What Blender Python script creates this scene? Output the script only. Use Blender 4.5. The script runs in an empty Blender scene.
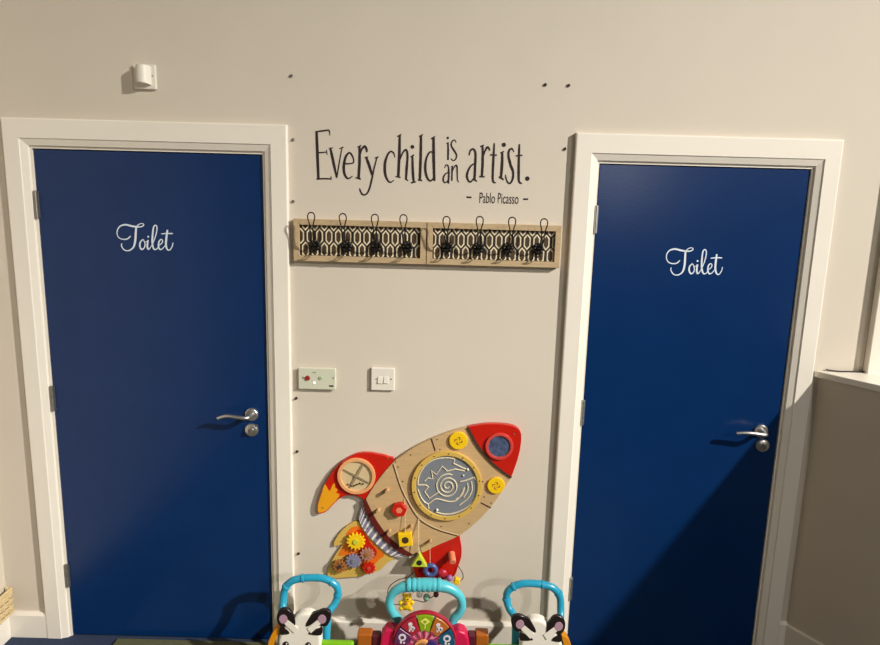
import bpy, bmesh, math, random
from mathutils import Vector, Matrix
random.seed(4)
PI = math.pi
SC = bpy.context.scene
COL = SC.collection

# ------------------------------------------------------------------ camera
CAM = Vector((1.50782647, -2.41411693, 1.80956442))
YAW, PITCH, ROLL, FPX = 0.000622576, -0.176078917, 0.0266894468, 640.0
def cam_axes():
    f = Vector((math.sin(YAW)*math.cos(PITCH), math.cos(YAW)*math.cos(PITCH), math.sin(PITCH)))
    r = Vector((math.cos(YAW), -math.sin(YAW), 0)); u = r.cross(f)
    return r*math.cos(ROLL)+u*math.sin(ROLL), -r*math.sin(ROLL)+u*math.cos(ROLL), f
CR, CU, CF = cam_axes()
cd = bpy.data.cameras.new('camera'); cam = bpy.data.objects.new('camera', cd); COL.objects.link(cam)
cd.sensor_fit = 'HORIZONTAL'; cd.sensor_width = 36.0; cd.lens = 36.0*FPX/880.0; cd.clip_start = 0.02; cd.clip_end = 60
cam.matrix_world = Matrix(((CR.x, CU.x, -CF.x, CAM.x), (CR.y, CU.y, -CF.y, CAM.y), (CR.z, CU.z, -CF.z, CAM.z), (0, 0, 0, 1)))
SC.camera = cam

# ------------------------------------------------------------------ world, lamps, exposure
SC.view_settings.view_transform = 'Standard'; SC.view_settings.look = 'None'
SC.view_settings.gamma = 1.0; SC.view_settings.use_curve_mapping = False
SC.view_settings.exposure = -1.62
wd = bpy.data.worlds.new('world'); SC.world = wd; wd.use_nodes = True
wd.node_tree.nodes['Background'].inputs[0].default_value = (0.0, 0.0, 0.0, 1); wd.node_tree.nodes['Background'].inputs[1].default_value = 0.0

def lamp(name, loc, target, size, watts, color, spread=180):
    ld = bpy.data.lights.new(name, 'AREA'); ld.shape = 'DISK'; ld.size = size; ld.energy = watts; ld.color = color; ld.spread = math.radians(spread)
    o = bpy.data.objects.new(name, ld); COL.objects.link(o); o.location = loc
    o.rotation_euler = (Vector(target)-Vector(loc)).to_track_quat('-Z', 'Y').to_euler()
    return o
LA = (9.0, -4.7, 6.1); LB = (8.2, -9.2, 5.9); LC = (3.70, -6.0, 2.48)
lamp('hall_floodlight', LA, (1.15, 0, 0.72), 0.26, 258, (1.0, 0.955, 0.875), 44)
lamp('hall_floodlight', LB, (0.6, 0, 0.75), 0.34, 62, (1.0, 0.955, 0.875), 44)
lamp('bulkhead_light', LC, (2.1, 0, 1.6), 0.10, 48, (1.0, 0.96, 0.90))
lamp('hall_fill_light', (3.2, -6.5, 6.3), (3.2, -6.0, 0), 2.5, 10, (1.0, 0.95, 0.87))  # added unseen overhead lamp, a weak ambient fill

# ------------------------------------------------------------------ helpers
def W(u, v, Y=0.0):
    """point of the plane y = Y seen at pixel u, v of the photograph"""
    d = CF*FPX + CR*(u-440.0) - CU*(v-322.5)
    return CAM + d*((Y-CAM.y)/d.y)
def lin(c):
    c = c/255.0
    return c/12.92 if c <= 0.04045 else ((c+0.055)/1.055)**2.4
_m = {}
def M(name, rgb=None, rough=0.5, metal=0.0, var=0.06, scale=12.0, bump=0.0, bscale=80.0, alpha=None, coat=0.0, stretch=None):
    if name in _m: return _m[name]
    m = bpy.data.materials.new(name); m.use_nodes = True; nt = m.node_tree; b = nt.nodes['Principled BSDF']
    c = (lin(rgb[0]), lin(rgb[1]), lin(rgb[2]))
    tc = nt.nodes.new('ShaderNodeTexCoord'); mp = nt.nodes.new('ShaderNodeMapping')
    nt.links.new(tc.outputs['Object'], mp.inputs['Vector'])
    if stretch: mp.inputs['Scale'].default_value = stretch
    n = nt.nodes.new('ShaderNodeTexNoise'); n.inputs['Scale'].default_value = scale; n.inputs['Detail'].default_value = 4
    nt.links.new(mp.outputs['Vector'], n.inputs['Vector'])
    r = nt.nodes.new('ShaderNodeValToRGB')
    r.color_ramp.elements[0].position = 0.3; r.color_ramp.elements[1].position = 0.7
    r.color_ramp.elements[0].color = (*[max(0, x*(1-var)) for x in c], 1)
    r.color_ramp.elements[1].color = (*[min(1, x*(1+var)) for x in c], 1)
    nt.links.new(n.outputs['Fac'], r.inputs['Fac']); nt.links.new(r.outputs['Color'], b.inputs['Base Color'])
    b.inputs['Roughness'].default_value = rough; b.inputs['Metallic'].default_value = metal
    if coat: b.inputs['Coat Weight'].default_value = coat; b.inputs['Coat Roughness'].default_value = 0.1
    if bump:
        n2 = nt.nodes.new('ShaderNodeTexNoise'); n2.inputs['Scale'].default_value = bscale; n2.inputs['Detail'].default_value = 3
        nt.links.new(mp.outputs['Vector'], n2.inputs['Vector'])
        bp = nt.nodes.new('ShaderNodeBump'); bp.inputs['Strength'].default_value = bump; bp.inputs['Distance'].default_value = 0.002
        nt.links.new(n2.outputs['Fac'], bp.inputs['Height']); nt.links.new(bp.outputs['Normal'], b.inputs['Normal'])
    _m[name] = m
    return m

def obj(name, bm, mats, parent=None, smooth=False, bevel=0.0, seg=2, origin=None):
    bmesh.ops.recalc_face_normals(bm, faces=bm.faces)
    me = bpy.data.meshes.new(name); bm.to_mesh(me); bm.free()
    if not isinstance(mats, (list, tuple)): mats = [mats]
    for m in mats: me.materials.append(m)
    o = bpy.data.objects.new(name, me); COL.objects.link(o)
    if origin is not None:
        me.transform(Matrix.Translation(-Vector(origin))); o.location = origin
    if parent:
        o.parent = parent
        root = Vector((0, 0, 0)); p = parent
        while p: root += p.location; p = p.parent
        me.transform(Matrix.Translation(-root))
    if smooth:
        for p in me.polygons: p.use_smooth = True
        try: me.set_sharp_from_angle(angle=math.radians(40))
        except Exception: pass
    if bevel:
        md = o.modifiers.new('bevel', 'BEVEL'); md.width = bevel; md.segments = seg; md.limit_method = 'ANGLE'; md.angle_limit = math.radians(40)
        md.use_clamp_overlap = True
    return o
def tag(o, label=None, cat=None, group=None, kind=None):
    if label: o['label'] = label
    if cat: o['category'] = cat
    if group: o['group'] = group
    if kind: o['kind'] = kind
    return o
def thing(name, label, cat, loc=(0, 0, 0), group=None):
    o = bpy.data.objects.new(name, None); COL.objects.link(o); o.location = loc; o.empty_display_size = 0.05
    return tag(o, label, cat, group)

def box(bm, lo, hi, mi=0, rot=None):
    x0, y0, z0 = lo; x1, y1, z1 = hi
    vs = [bm.verts.new(p) for p in ((x0,y0,z0),(x1,y0,z0),(x1,y1,z0),(x0,y1,z0),(x0,y0,z1),(x1,y0,z1),(x1,y1,z1),(x0,y1,z1))]
    for f in ((0,3,2,1),(4,5,6,7),(0,1,5,4),(1,2,6,5),(2,3,7,6),(3,0,4,7)):
        fc = bm.faces.new([vs[i] for i in f]); fc.material_index = mi
    if rot: bmesh.ops.rotate(bm, verts=vs, cent=rot[0], matrix=Matrix.Rotation(rot[1], 3, rot[2]))
    return vs
def prism(bm, pts, y0, y1, mi=0):
    """outline in the x-z plane (list of (x, z)) extruded from y0 (front) to y1"""
    a = [bm.verts.new((p[0], y0, p[1])) for p in pts]; b = [bm.verts.new((p[0], y1, p[1])) for p in pts]
    n = len(pts)
    fs = [bm.faces.new(a), bm.faces.new(b[::-1])]
    for i in range(n): fs.append(bm.faces.new((a[i], a[(i+1) % n], b[(i+1) % n], b[i])))
    for f in fs: f.material_index = mi
    return a+b
def disc(bm, c, r, y0, y1, mi=0, n=40, rz=None):
    rz = rz or r
    return prism(bm, [(c[0]+r*math.cos(2*PI*i/n), c[1]+rz*math.sin(2*PI*i/n)) for i in range(n)], y0, y1, mi)
RZ = 1.045
def ring(bm, c, r0, r1, y0, y1, mi=0, n=56, rz=1.0):
    q = []
    for i in range(n):
        a = 2*PI*i/n; ca, sa = math.cos(a), math.sin(a)
        q.append([bm.verts.new((c[0]+r*ca, y, c[1]+r*rz*sa)) for r, y in ((r0, y1), (r0, y0), (r1, y0), (r1, y1))])
    for i in range(n):
        A, B = q[i], q[(i+1) % n]
        for k in range(4):
            f = bm.faces.new((A[k], A[(k+1) % 4], B[(k+1) % 4], B[k])); f.material_index = mi
def smooth_path(pts, sub=6, closed=False):
    """Catmull-Rom through tuples of any length"""
    n = len(pts)
    if n < 3: return [tuple(p) for p in pts]
    out = []
    rng = range(n) if closed else range(n-1)
    for i in rng:
        if closed: p0, p1, p2, p3 = pts[(i-1) % n], pts[i], pts[(i+1) % n], pts[(i+2) % n]
        else: p0, p1, p2, p3 = pts[max(i-1, 0)], pts[i], pts[i+1], pts[min(i+2, n-1)]
        for s in range(sub):
            t = s/sub
            out.append(tuple(0.5*((2*b)+(-a+c)*t+(2*a-5*b+4*c-d)*t*t+(-a+3*b-3*c+d)*t**3) for a, b, c, d in zip(p0, p1, p2, p3)))
    if not closed: out.append(tuple(pts[-1]))
    return out
def tube(bm, pts, r, n=10, closed=False, mi=0, caps=True):
    pts = [Vector(p) for p in pts]; m = len(pts)
    rs = r if isinstance(r, (list, tuple)) else [r]*m
    rings = []; up = None
    for i, p in enumerate(pts):
        if closed: t = pts[(i+1) % m]-pts[i-1]
        else: t = pts[min(i+1, m-1)]-pts[max(i-1, 0)]
        t.normalize()
        if up is None:
            up = t.orthogonal().normalized()
        up = (up-t*up.dot(t)).normalized(); s = t.cross(up)
        rings.append([bm.verts.new(p+(up*math.cos(2*PI*k/n)+s*math.sin(2*PI*k/n))*rs[i]) for k in range(n)])
    for i in range(m if closed else m-1):
        A, B = rings[i], rings[(i+1) % m]
        for k in range(n):
            f = bm.faces.new((A[k], A[(k+1) % n], B[(k+1) % n], B[k])); f.material_index = mi
    if caps and not closed:
        for c in (rings[0][::-1], rings[-1]):
            f = bm.faces.new(c); f.material_index = mi
def cyl(bm, a, b, r, n=24, mi=0, r2=None):
    tube(bm, [a, b], [r, r2 if r2 is not None else r], n, mi=mi)
def ball(bm, c, r, mi=0, sc=(1, 1, 1), u=20, v=14):
    res = bmesh.ops.create_uvsphere(bm, u_segments=u, v_segments=v, radius=r)
    for w in res['verts']:
        w.co = Vector((w.co.x*sc[0], w.co.y*sc[1], w.co.z*sc[2]))+Vector(c)
        for f in w.link_faces: f.material_index = mi
def ribbon(bm, pts, Y, th=0.0007, mi=0, sub=5, scale=1.0):
    """pixel stroke: list of (u, v, width) laid as thin vinyl on plane y=Y"""
    path = smooth_path(pts, sub) if len(pts) > 2 else [tuple(p) for p in pts]
    P = [(W(u, v, Y), w) for u, v, w in path]
    mpp = (W(441, 300, Y)-W(440, 300, Y)).length
    fr = []
    for i, (p, w) in enumerate(P):
        t = (P[min(i+1, len(P)-1)][0]-P[max(i-1, 0)][0]); t.y = 0; t.normalize()
        s = Vector((-t.z, 0, t.x))*w*mpp*0.5*scale
        y0 = Vector((0, -th, 0))
        fr.append([bm.verts.new(q) for q in (p+s+y0, p-s+y0, p-s, p+s)])
    for i in range(len(fr)-1):
        A, B = fr[i], fr[i+1]
        for k in range(3):
            f = bm.faces.new((A[k], A[(k+1) % 4], B[(k+1) % 4], B[k])); f.material_index = mi
    for c in (fr[0], fr[-1][::-1]): f = bm.faces.new(c); f.material_index = mi
def pdisc(bm, u, v, rpx, Y, th=0.0007, mi=0, n=14):
    p = W(u, v, Y); mpp = (W(441, 300, Y)-W(440, 300, Y)).length
    disc(bm, (p.x, p.z), rpx*mpp, Y-th, Y, mi, n)

# ------------------------------------------------------------------ materials
wall_m = M('wall_paint', (206, 196, 181), 0.75, var=0.015, scale=3, bump=0.12, bscale=160)
trim_m = M('white_gloss_paint', (231, 224, 212), 0.35, var=0.012, scale=6, bump=0.03, bscale=60)
ceil_m = M('ceiling_paint', (150, 145, 136), 0.9)
far_m = M('hall_wall_paint', (62, 58, 52), 0.9)
blue_m = M('blue_door_paint', (5, 42, 90), 0.25, var=0.05, scale=5, bump=0.14, bscale=190); blue_m.node_tree.nodes['Principled BSDF'].inputs['Specular IOR Level'].default_value = 0.42
carpet_m = M('navy_carpet', (36, 50, 78), 0.95, var=0.25, scale=150, bump=0.8, bscale=500)
olive_m = M('olive_mat', (84, 84, 58), 0.95, var=0.2, scale=120, bump=0.6, bscale=400)
steel_m = M('brushed_steel', (205, 203, 200), 0.38, 1.0, var=0.05, scale=40)
dsteel_m = M('dull_steel', (150, 146, 140), 0.42, 0.8, var=0.1, scale=40)
vinyl_w = M('white_vinyl', (214, 224, 236), 0.5, var=0.01)
vinyl_d = M('dark_brown_vinyl', (40, 26, 27), 0.85, var=0.04)
plast_w = M('white_plastic', (226, 220, 208), 0.35, var=0.01)
plast_g = M('pale_green_plastic', (204, 205, 184), 0.4, var=0.02)
wood_m = M('pale_wood', (184, 160, 124), 0.6, var=0.12, scale=30, bump=0.15, bscale=60, stretch=(1, 6, 12))
ply_m = M('birch_ply', (192, 160, 116), 0.5, var=0.07, scale=14, stretch=(1, 3, 7))
plyedge_m = M('peg_wood', (190, 152, 108), 0.55, var=0.1, scale=40)
iron_m = M('black_iron', (34, 30, 28), 0.45, 0.6, var=0.1)
pat_dark = M('pattern_dark', (38, 28, 24), 0.6, var=0.1)
pat_cream = M('pattern_cream', (226, 212, 180), 0.6, var=0.03)
pat_brown = M('pattern_brown', (70, 52, 30), 0.55, var=0.2, scale=60)
red_m = M('red_paint', (190, 28, 14), 0.3, var=0.05)
dred_m = M('dark_red_paint', (92, 26, 22), 0.45, var=0.06)
orange_m = M('orange_paint', (222, 110, 22), 0.4, var=0.05)
amber_m = M('amber_paint', (226, 156, 26), 0.4, var=0.05)
yellow_m = M('yellow_plastic', (240, 196, 24), 0.3, var=0.03)
pyell_m = M('pale_yellow_paint', (206, 170, 82), 0.45, var=0.04)
lime_m = M('lime_plastic', (190, 204, 60), 0.35, var=0.03)
bluegrey_m = M('maze_blue_grey', (122, 126, 134), 0.25, var=0.04)
ridge_m = M('maze_cream', (216, 204, 174), 0.4, var=0.02)
lilac_m = M('lilac_grey', (128, 124, 150), 0.5, var=0.04)
white_m = M('white_paint', (228, 222, 214), 0.45, var=0.02)
seam_m = M('seam_brown', (66, 42, 28), 0.6, var=0.1)
navy_m = M('muted_blue', (70, 84, 140), 0.35, var=0.05)
mauve_m = M('mauve_brown', (166, 120, 104), 0.5, var=0.08)
ochre_m = M('ochre_brown', (160, 102, 48), 0.5, var=0.12)
salmon_m = M('salmon_plastic', (226, 128, 96), 0.35, var=0.03)
cord_m = M('black_cord', (28, 24, 24), 0.7)
string_m = M('pale_string', (214, 196, 162), 0.8)
mirror_m = M('blue_mirror', (84, 98, 130), 0.15, 0.25, var=0.35, scale=60)
clear_red = M('rose_plastic', (200, 70, 62), 0.2, var=0.04)
turq_m = M('turquoise_plastic', (38, 152, 186), 0.28, var=0.03)
turq2_m = M('aqua_plastic', (84, 188, 202), 0.28, var=0.03)
zwhite_m = M('zebra_white', (236, 230, 218), 0.4, var=0.01)
zblack_m = M('zebra_black', (30, 22, 24), 0.35, var=0.05)
pinkgrey_m = M('dusty_pink', (176, 140, 158), 0.5, var=0.03)
golden_m = M('golden_plastic', (220, 142, 20), 0.35, var=0.04)
dgold_m = M('brown_orange_plastic', (170, 92, 24), 0.4, var=0.06)
green_m = M('green_plastic', (124, 186, 30), 0.35, var=0.04)
magenta_m = M('magenta_plastic', (206, 26, 78), 0.3, var=0.04)
maroon_m = M('maroon_plastic', (86, 24, 40), 0.4, var=0.06)
purple_m = M('purple_plastic', (96, 44, 92), 0.3, var=0.04)
crimson_m = M('crimson_plastic', (170, 36, 56), 0.3, var=0.04)
kgreen_m = M('key_green', (136, 168, 24), 0.3, var=0.04)
korange_m = M('key_brown_orange', (180, 104, 44), 0.3, var=0.04)
kteal_m = M('key_teal', (20, 84, 112), 0.3, var=0.04)
pink_m = M('pink_plastic', (226, 138, 164), 0.35, var=0.04)
wicker_m = M('wicker', (206, 184, 140), 0.7, var=0.15, scale=90)
dark_m = M('dark_gap', (26, 24, 24), 0.8)
tyre_m = M('grey_rubber', (70, 70, 74), 0.8)

# ------------------------------------------------------------------ the room
LX1 = 0.840873; RX0 = 2.080030; RX1 = 2.854193; LX0 = 0.0; DH = 1.986
WX0 = -0.262; HX1 = 11.5; HY = -11.5; HZ = 6.6; TH = 0.16; DY = 0.004
bm = bmesh.new(); g = 0.014
holes = [(LX0-g, LX1+g), (RX0-g, RX1+g)]
for a, b in ((WX0-TH, holes[0][0]), (holes[0][1], holes[1][0]), (holes[1][1], HX1+TH)): box(bm, (a, 0, -0.1), (b, TH, HZ))
for a, b in holes: box(bm, (a, 0, DH+g), (b, TH, HZ))
tag(obj('wall_back', bm, wall_m), kind='structure')
def sbox(name, lo, hi, m, bev=0.0):
    bm = bmesh.new(); box(bm, lo, hi); return tag(obj(name, bm, m, bevel=bev), kind='structure')
sbox('wall_left', (WX0-TH, HY, -0.1), (WX0, 0, HZ), wall_m)
sbox('wall_right', (HX1, HY, -0.1), (HX1+TH, 0, HZ), far_m)
sbox('wall_rear', (WX0-TH, HY-TH, -0.1), (HX1+TH, HY, HZ), far_m)
sbox('ceiling', (WX0-TH, HY-TH, HZ), (HX1+TH, TH, HZ+0.1), ceil_m)
sbox('floor', (WX0-TH, HY-TH, -0.1), (HX1+TH, TH+0.6, 0.0), carpet_m)

# half-height partition leaving the back wall at about 31 degrees from square
PC = Vector((2.985, 0, 0)); PD = Vector((0.513, -0.858, 0)).normalized(); PN = Vector((PD.y, -PD.x, 0)).normalized()  # PN points left (towards the door)
if PN.x > 0: PN = -PN
def pslab(bm, s0, s1, n0, n1, z0, z1, clip=True):
    """slab along the partition: s along PD, n along PN; the wall end is cut on the plane y=0"""
    q = []
    for s, n in ((s0, n0), (s1, n0), (s1, n1), (s0, n1)):
        p = PC+PD*s+PN*n
        if clip and s == s0: p = PC+PN*n+PD*((PN*n).y/(-PD.y)); p.y = min(p.y, -0.0003)
        q.append(p)
    a = [bm.verts.new((p.x, p.y, z0)) for p in q]; b = [bm.verts.new((p.x, p.y, z1)) for p in q]
    bm.faces.new(a[::-1]); bm.faces.new(b)
    for i in range(4): bm.faces.new((a[i], a[(i+1) % 4], b[(i+1) % 4], b[i]))
bm = bmesh.new(); pslab(bm, 0, 2.1, 0, -0.26, 0, 1.205); tag(obj('wall_partition', bm, wall_m), kind='structure')
bm = bmesh.new(); pslab(bm, 0, 2.13, 0.018, -0.28, 1.205, 1.230); tag(obj('trim_1', bm, trim_m, bevel=0.003), kind='structure')
bm = bmesh.new(); pslab(bm, 0, 2.1, 0.016, 0.0, 0, 0.15); tag(obj('baseboard_partition', bm, trim_m, bevel=0.003), kind='structure')

# ------------------------------------------------------------------ doors, frames, skirting
def sweep3(bm, x0, x1, z1, prof, z0=0.0, top_extra=0.0):
    """profile [(off, y)] carried up the left side, across the head and down the right side"""
    cols = []
    for st in range(4):
        row = []
        for off, y in prof:
            zt = z1+off+(top_extra if off > 0.05 else 0.0)
            row.append(bm.verts.new(((x0-off, y, z0), (x0-off, y, zt), (x1+off, y, zt), (x1+off, y, z0))[st]))
        cols.append(row)
    n = len(prof)
    for s in range(3):
        for k in range(n): bm.faces.new((cols[s][k], cols[s][(k+1) % n], cols[s+1][(k+1) % n], cols[s+1][k]))
    bm.faces.new(cols[0]); bm.faces.new(cols[3][::-1])
TOILET = [
 [(300,205,7),(270,232,10),(230,238,9),(190,225,8),(168,190,8),(172,145,9),(200,108,11),(250,95,14),(310,108,15),(360,116,13),(405,114,9),(428,98,8),(418,84,7),(395,85,7),(372,98,8),(354,118,9)],
 [(354,115,14),(350,180,17),(345,250,17),(330,310,14),(300,340,11),(265,350,9),(230,335,9),(210,300,9),(215,276,6)],
 [(420,238,8),(395,265,12),(390,305,14),(405,335,12),(430,325,9),(441,290,9),(430,250,8),(418,238,7),(440,264,6),(466,255,6)],
 [(470,245,13),(463,300,15),(471,335,12),(492,322,7)],
 [(490,322,6),(520,270,7),(548,190,9),(558,125,9),(545,100,9),(525,118,11),(515,190,14),(512,270,15),(525,330,12),(550,335,9),(570,315,6)],
 [(572,302,7),(605,275,8),(612,250,8),(598,238,8),(578,260,12),(572,305,13),(585,335,12),(610,330,8),(636,300,6)],
 [(660,145,13),(650,220,16),(645,290,16),(658,335,12),(680,343,9),(705,310,8),(715,270,6)],
 [(600,185,7),(655,180,10),(712,182,9)]]
def toilet_text(parent, du, dv):
    bm = bmesh.new()
    for k, s in enumerate(TOILET):
        ribbon(bm, [(100+x/9.78+du, 215+y/9.78+dv, w/9.78*1.15) for x, y, w in s], DY-0.0002, th=0.0004+0.00004*k)
    pdisc(bm, 100+472/9.78+du, 215+212/9.78+dv, 0.9, DY-0.0002, 0.0005)
    tag(obj('vinyl_lettering', bm, vinyl_w, parent), 'white script lettering reading Toilet')
def hinge(parent, x, z, side):
    bm = bmesh.new(); y = DY-0.008
    for k in range(5):
        cyl(bm, (x, y, z-0.05+k*0.02+0.0014), (x, y, z-0.05+(k+1)*0.02-0.0014), 0.0068, 14)
    cyl(bm, (x, y, z-0.052), (x, y, z+0.052), 0.004, 12)
    box(bm, (x+0.001, DY-0.0015, z-0.05), (x+0.009, DY-0.0003, z+0.05)); box(bm, (x-0.0080, -0.0022, z-0.05), (x-0.001, -0.0006, z+0.05))
    for zz in (-0.035, 0, 0.035): cyl(bm, (x+0.006, DY-0.0028, z+zz), (x+0.006, DY-0.001, z+zz), 0.0018, 10)
    tag(obj('hinge', bm, steel_m if side else dsteel_m, parent, smooth=True))
def lever(parent, pr, pk, tip_dz=0.0, thumb=False):
    """pr rose centre, pk lower escutcheon centre, both on the door face"""
    bm = bmesh.new()
    cyl(bm, (pr.x, DY-0.0002, pr.z), (pr.x, DY-0.007, pr.z), 0.026, 36); cyl(bm, (pr.x, DY-0.007, pr.z), (pr.x, DY-0.010, pr.z), 0.024, 36, r2=0.021)
    cyl(bm, (pr.x, DY-0.010, pr.z), (pr.x, DY-0.014, pr.z), 0.013, 24)
    h = obj('door_handle', bm, steel_m, parent, smooth=True)
    bm = bmesh.new()
    pts = [(pr.x, DY-0.010, pr.z), (pr.x, DY-0.034, pr.z), (pr.x-0.004, DY-0.048, pr.z), (pr.x-0.018, DY-0.055, pr.z+0.001),
           (pr.x-0.05, DY-0.057, pr.z+0.006), (pr.x-0.085, DY-0.055, pr.z+0.007), (pr.x-0.118, DY-0.050, pr.z-0.001+tip_dz)]
    sp = smooth_path(pts, 6); tube(bm, sp, [0.0095-0.0030*(i/len(sp)) for i in range(len(sp))], 14)
    obj('lever', bm, steel_m, h, smooth=True)
    bm = bmesh.new()
    cyl(bm, (pk.x, DY-0.0002, pk.z), (pk.x, DY-0.007, pk.z), 0.026, 36); cyl(bm, (pk.x, DY-0.007, pk.z), (pk.x, DY-0.011, pk.z), 0.024, 36, r2=0.018)
    e = obj('lock_escutcheon', bm, steel_m, parent, smooth=True)
    bm = bmesh.new(); cyl(bm, (pk.x, DY-0.011, pk.z), (pk.x, DY-0.020, pk.z), 0.010, 24)
    box(bm, (pk.x-0.0022, DY-0.024, pk.z-0.008), (pk.x+0.0022, DY-0.020, pk.z+0.008))
    if thumb: box(bm, (pk.x+0.016, DY-0.012, pk.z+0.014), (pk.x+0.026, DY-0.007, pk.z+0.024))
    obj('cylinder_lock', bm, dsteel_m, e, smooth=True)
for k, (x0, x1) in enumerate(((LX0, LX1), (RX0, RX1))):
    bm = bmesh.new(); box(bm, (x0+0.0015, DY, 0.006), (x1-0.0015, DY+0.044, DH-0.001))
    d = tag(obj('door_%d' % (k+1), bm, blue_m, bevel=0.0012), kind='structure')
    bm = bmesh.new()   # lining with rebate and chamfer
    sweep3(bm, x0, x1, DH, [(0.0022, TH-0.002), (0.0022, -0.001), (0.0105, -0.001), (0.0105, -0.006), (0.0125, -0.009), (0.034, -0.0165), (0.034, -0.0004), (0.0135, -0.0004), (0.0135, TH-0.002)])
    tag(obj('trim_%d' % (2+2*k), bm, trim_m), kind='structure')
    bm = bmesh.new()
    sweep3(bm, x0, x1, DH, [(0.0342, -0.0004), (0.0342, -0.017), (0.037, -0.020), (0.092, -0.020), (0.0955, -0.0185), (0.0963, -0.015), (0.0963, -0.0004)], top_extra=0.0105)
    tag(obj('trim_%d' % (3+2*k), bm, trim_m), kind='structure')
    toilet_text(d, *((0, 0) if k == 0 else (549.3, 24.3)))
    for z in (1.785, 1.037, 0.278): hinge(d, x0-0.002, z, k)
    if k == 0: lever(d, W(252, 414, DY), W(252, 429.5, DY), -0.004, True)
    else: lever(d, W(760.5, 430.5, DY), W(762, 445, DY), 0.004)
    bm = bmesh.new(); box(bm, (x0-0.012, DY+0.046, 0.0), (x1+0.012, TH, DH+0.012)); tag(obj('wall_void_shade', bm, dark_m), kind='structure')  # near-black block: shade behind the leaf put into its colour
def skirt(name, x0, x1, h):
    bm = bmesh.new(); prism_pts = [(0, 0), (-0.018, 0), (-0.018, h-0.012), (-0.008, h), (0, h)]
    a = [bm.verts.new((x0, y-0.0003, z)) for y, z in prism_pts]; b = [bm.verts.new((x1, y-0.0003, z)) for y, z in prism_pts]
    bm.faces.new(a); bm.faces.new(b[::-1])
    for i in range(5): bm.faces.new((a[i], a[(i+1) % 5], b[(i+1) % 5], b[i]))
    return tag(obj(name, bm, trim_m), kind='structure')
skirt('baseboard_left_of_doors', WX0, LX0-0.0965, 0.112)
skirt('baseboard_back', LX1+0.0965, RX0-0.0965, 0.120)
skirt('baseboard_right_of_doors', RX1+0.0965, 2.983, 0.160)
bm = bmesh.new(); box(bm, (WX0+0.0003, HY, 0), (WX0+0.018, -0.019, 0.112)); tag(obj('baseboard_left', bm, trim_m, bevel=0.003), kind='structure')
# white casing standing behind the partition at the right edge
bm = bmesh.new(); box(bm, (3.150, -0.030, 0), (3.330, -0.0003, 2.35)); tag(obj('trim_6', bm, trim_m, bevel=0.002), kind='structure')

# black cable lying on the cap of the partition
bm = bmesh.new()
tube(bm, smooth_path([(3.005, -0.006, 1.2365), (3.03, -0.010, 1.2335), (3.06, -0.014, 1.2330), (3.10, -0.012, 1.2330), (3.147, -0.014, 1.2330)], 5), 0.0028, 8)
tag(obj('cable', bm, cord_m, smooth=True), 'thin black cable lying on the white partition cap against the wall', 'cable')

# olive mat in front of the doors
bm = bmesh.new(); box(bm, (0.20, -2.2, 0.0003), (2.75, -0.022, 0.012))
tag(obj('floor_mat', bm, olive_m, bevel=0.004), 'olive green floor mat in front of the two blue doors', 'mat')

# ------------------------------------------------------------------ wall quotation
q = thing('wall_quotation', 'dark brown vinyl quotation on the wall between the two door frames', 'wall decal', W(420, 165, 0))
def strokes(name, ox, oy, sc, ss, dots=(), parent=q, wmul=1.0):
    bm = bmesh.new()
    for k, s in enumerate(ss):
        ribbon(bm, [(ox+x/sc, oy+y/sc, w/sc*wmul) for x, y, w in s], -0.0002, th=0.0004+0.00004*k)
    for x, y, r in dots: pdisc(bm, ox+x/sc, oy+y/sc, r/sc, -0.0002, 0.0005)
    return obj(name, bm, vinyl_d, parent)
A_ = (300, 120, 6.77); B_ = (370, 120, 8.06); C_ = (430, 120, 6.77)
strokes('lettering', *A_, [
 [(112,75,17),(117,200,19),(125,398,17)], [(104,80,8),(150,74,11),(196,68,9)], [(196,68,9),(201,84,8),(201,106,4)], [(124,222,9),(182,217,8)], [(180,202,5),(184,236,6)],
 [(112,400,10),(160,397,10),(212,399,9)], [(211,382,6),(212,403,7)],
 [(206,192,13),(228,290,17),(249,392,9)], [(284,192,6),(266,290,8),(249,392,9)], [(198,192,8),(224,188,6)], [(268,193,6),(294,184,9)],
 [(298,294,9),(330,296,9),(362,288,8),(360,255,9),(338,222,11),(312,245,14),(297,310,17),(303,368,15),(326,396,11),(356,380,6)],
 [(403,175,13),(404,280,17),(397,395,16)], [(377,390,8),(412,400,10)], [(390,184,7),(414,172,9)], [(406,240,8),(418,200,12),(438,178,15),(453,202,13),(451,218,9)],
 [(450,255,13),(470,310,17),(489,372,12)], [(521,256,7),(503,325,9),(487,400,11),(470,468,11),(446,504,10),(420,500,10),(404,462,6)], [(440,254,9),(463,249,6)], [(506,258,6),(531,250,10)]])
strokes('lettering', *B_, [
 [(201,302,7),(190,266,12),(166,254,13),(140,285,16),(121,350,21),(122,430,21),(140,482,16),(165,502,12),(194,484,7)],
 [(240,122,18),(236,290,22),(228,458,20)], [(220,133,9),(252,116,10)], [(204,455,9),(246,463,11)], [(236,335,9),(262,268,13),(290,240,15),(303,285,17),(296,390,20),(290,480,16)], [(282,474,9),(308,488,9)],
 [(342,290,16),(345,400,20),(352,502,17)], [(326,298,9),(356,280,10)], [(331,507,11),(371,498,10)],
 [(412,122,17),(409,300,21),(402,484,19)], [(396,134,9),(427,116,10)], [(385,482,10),(422,489,11)],
 [(513,137,18),(514,300,22),(519,490,18)], [(493,152,9),(524,132,10)], [(510,266,9),(483,258,12),(455,310,15),(446,390,19),(459,458,17),(486,491,13),(513,468,9)]], dots=[(342,217,15)])
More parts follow.
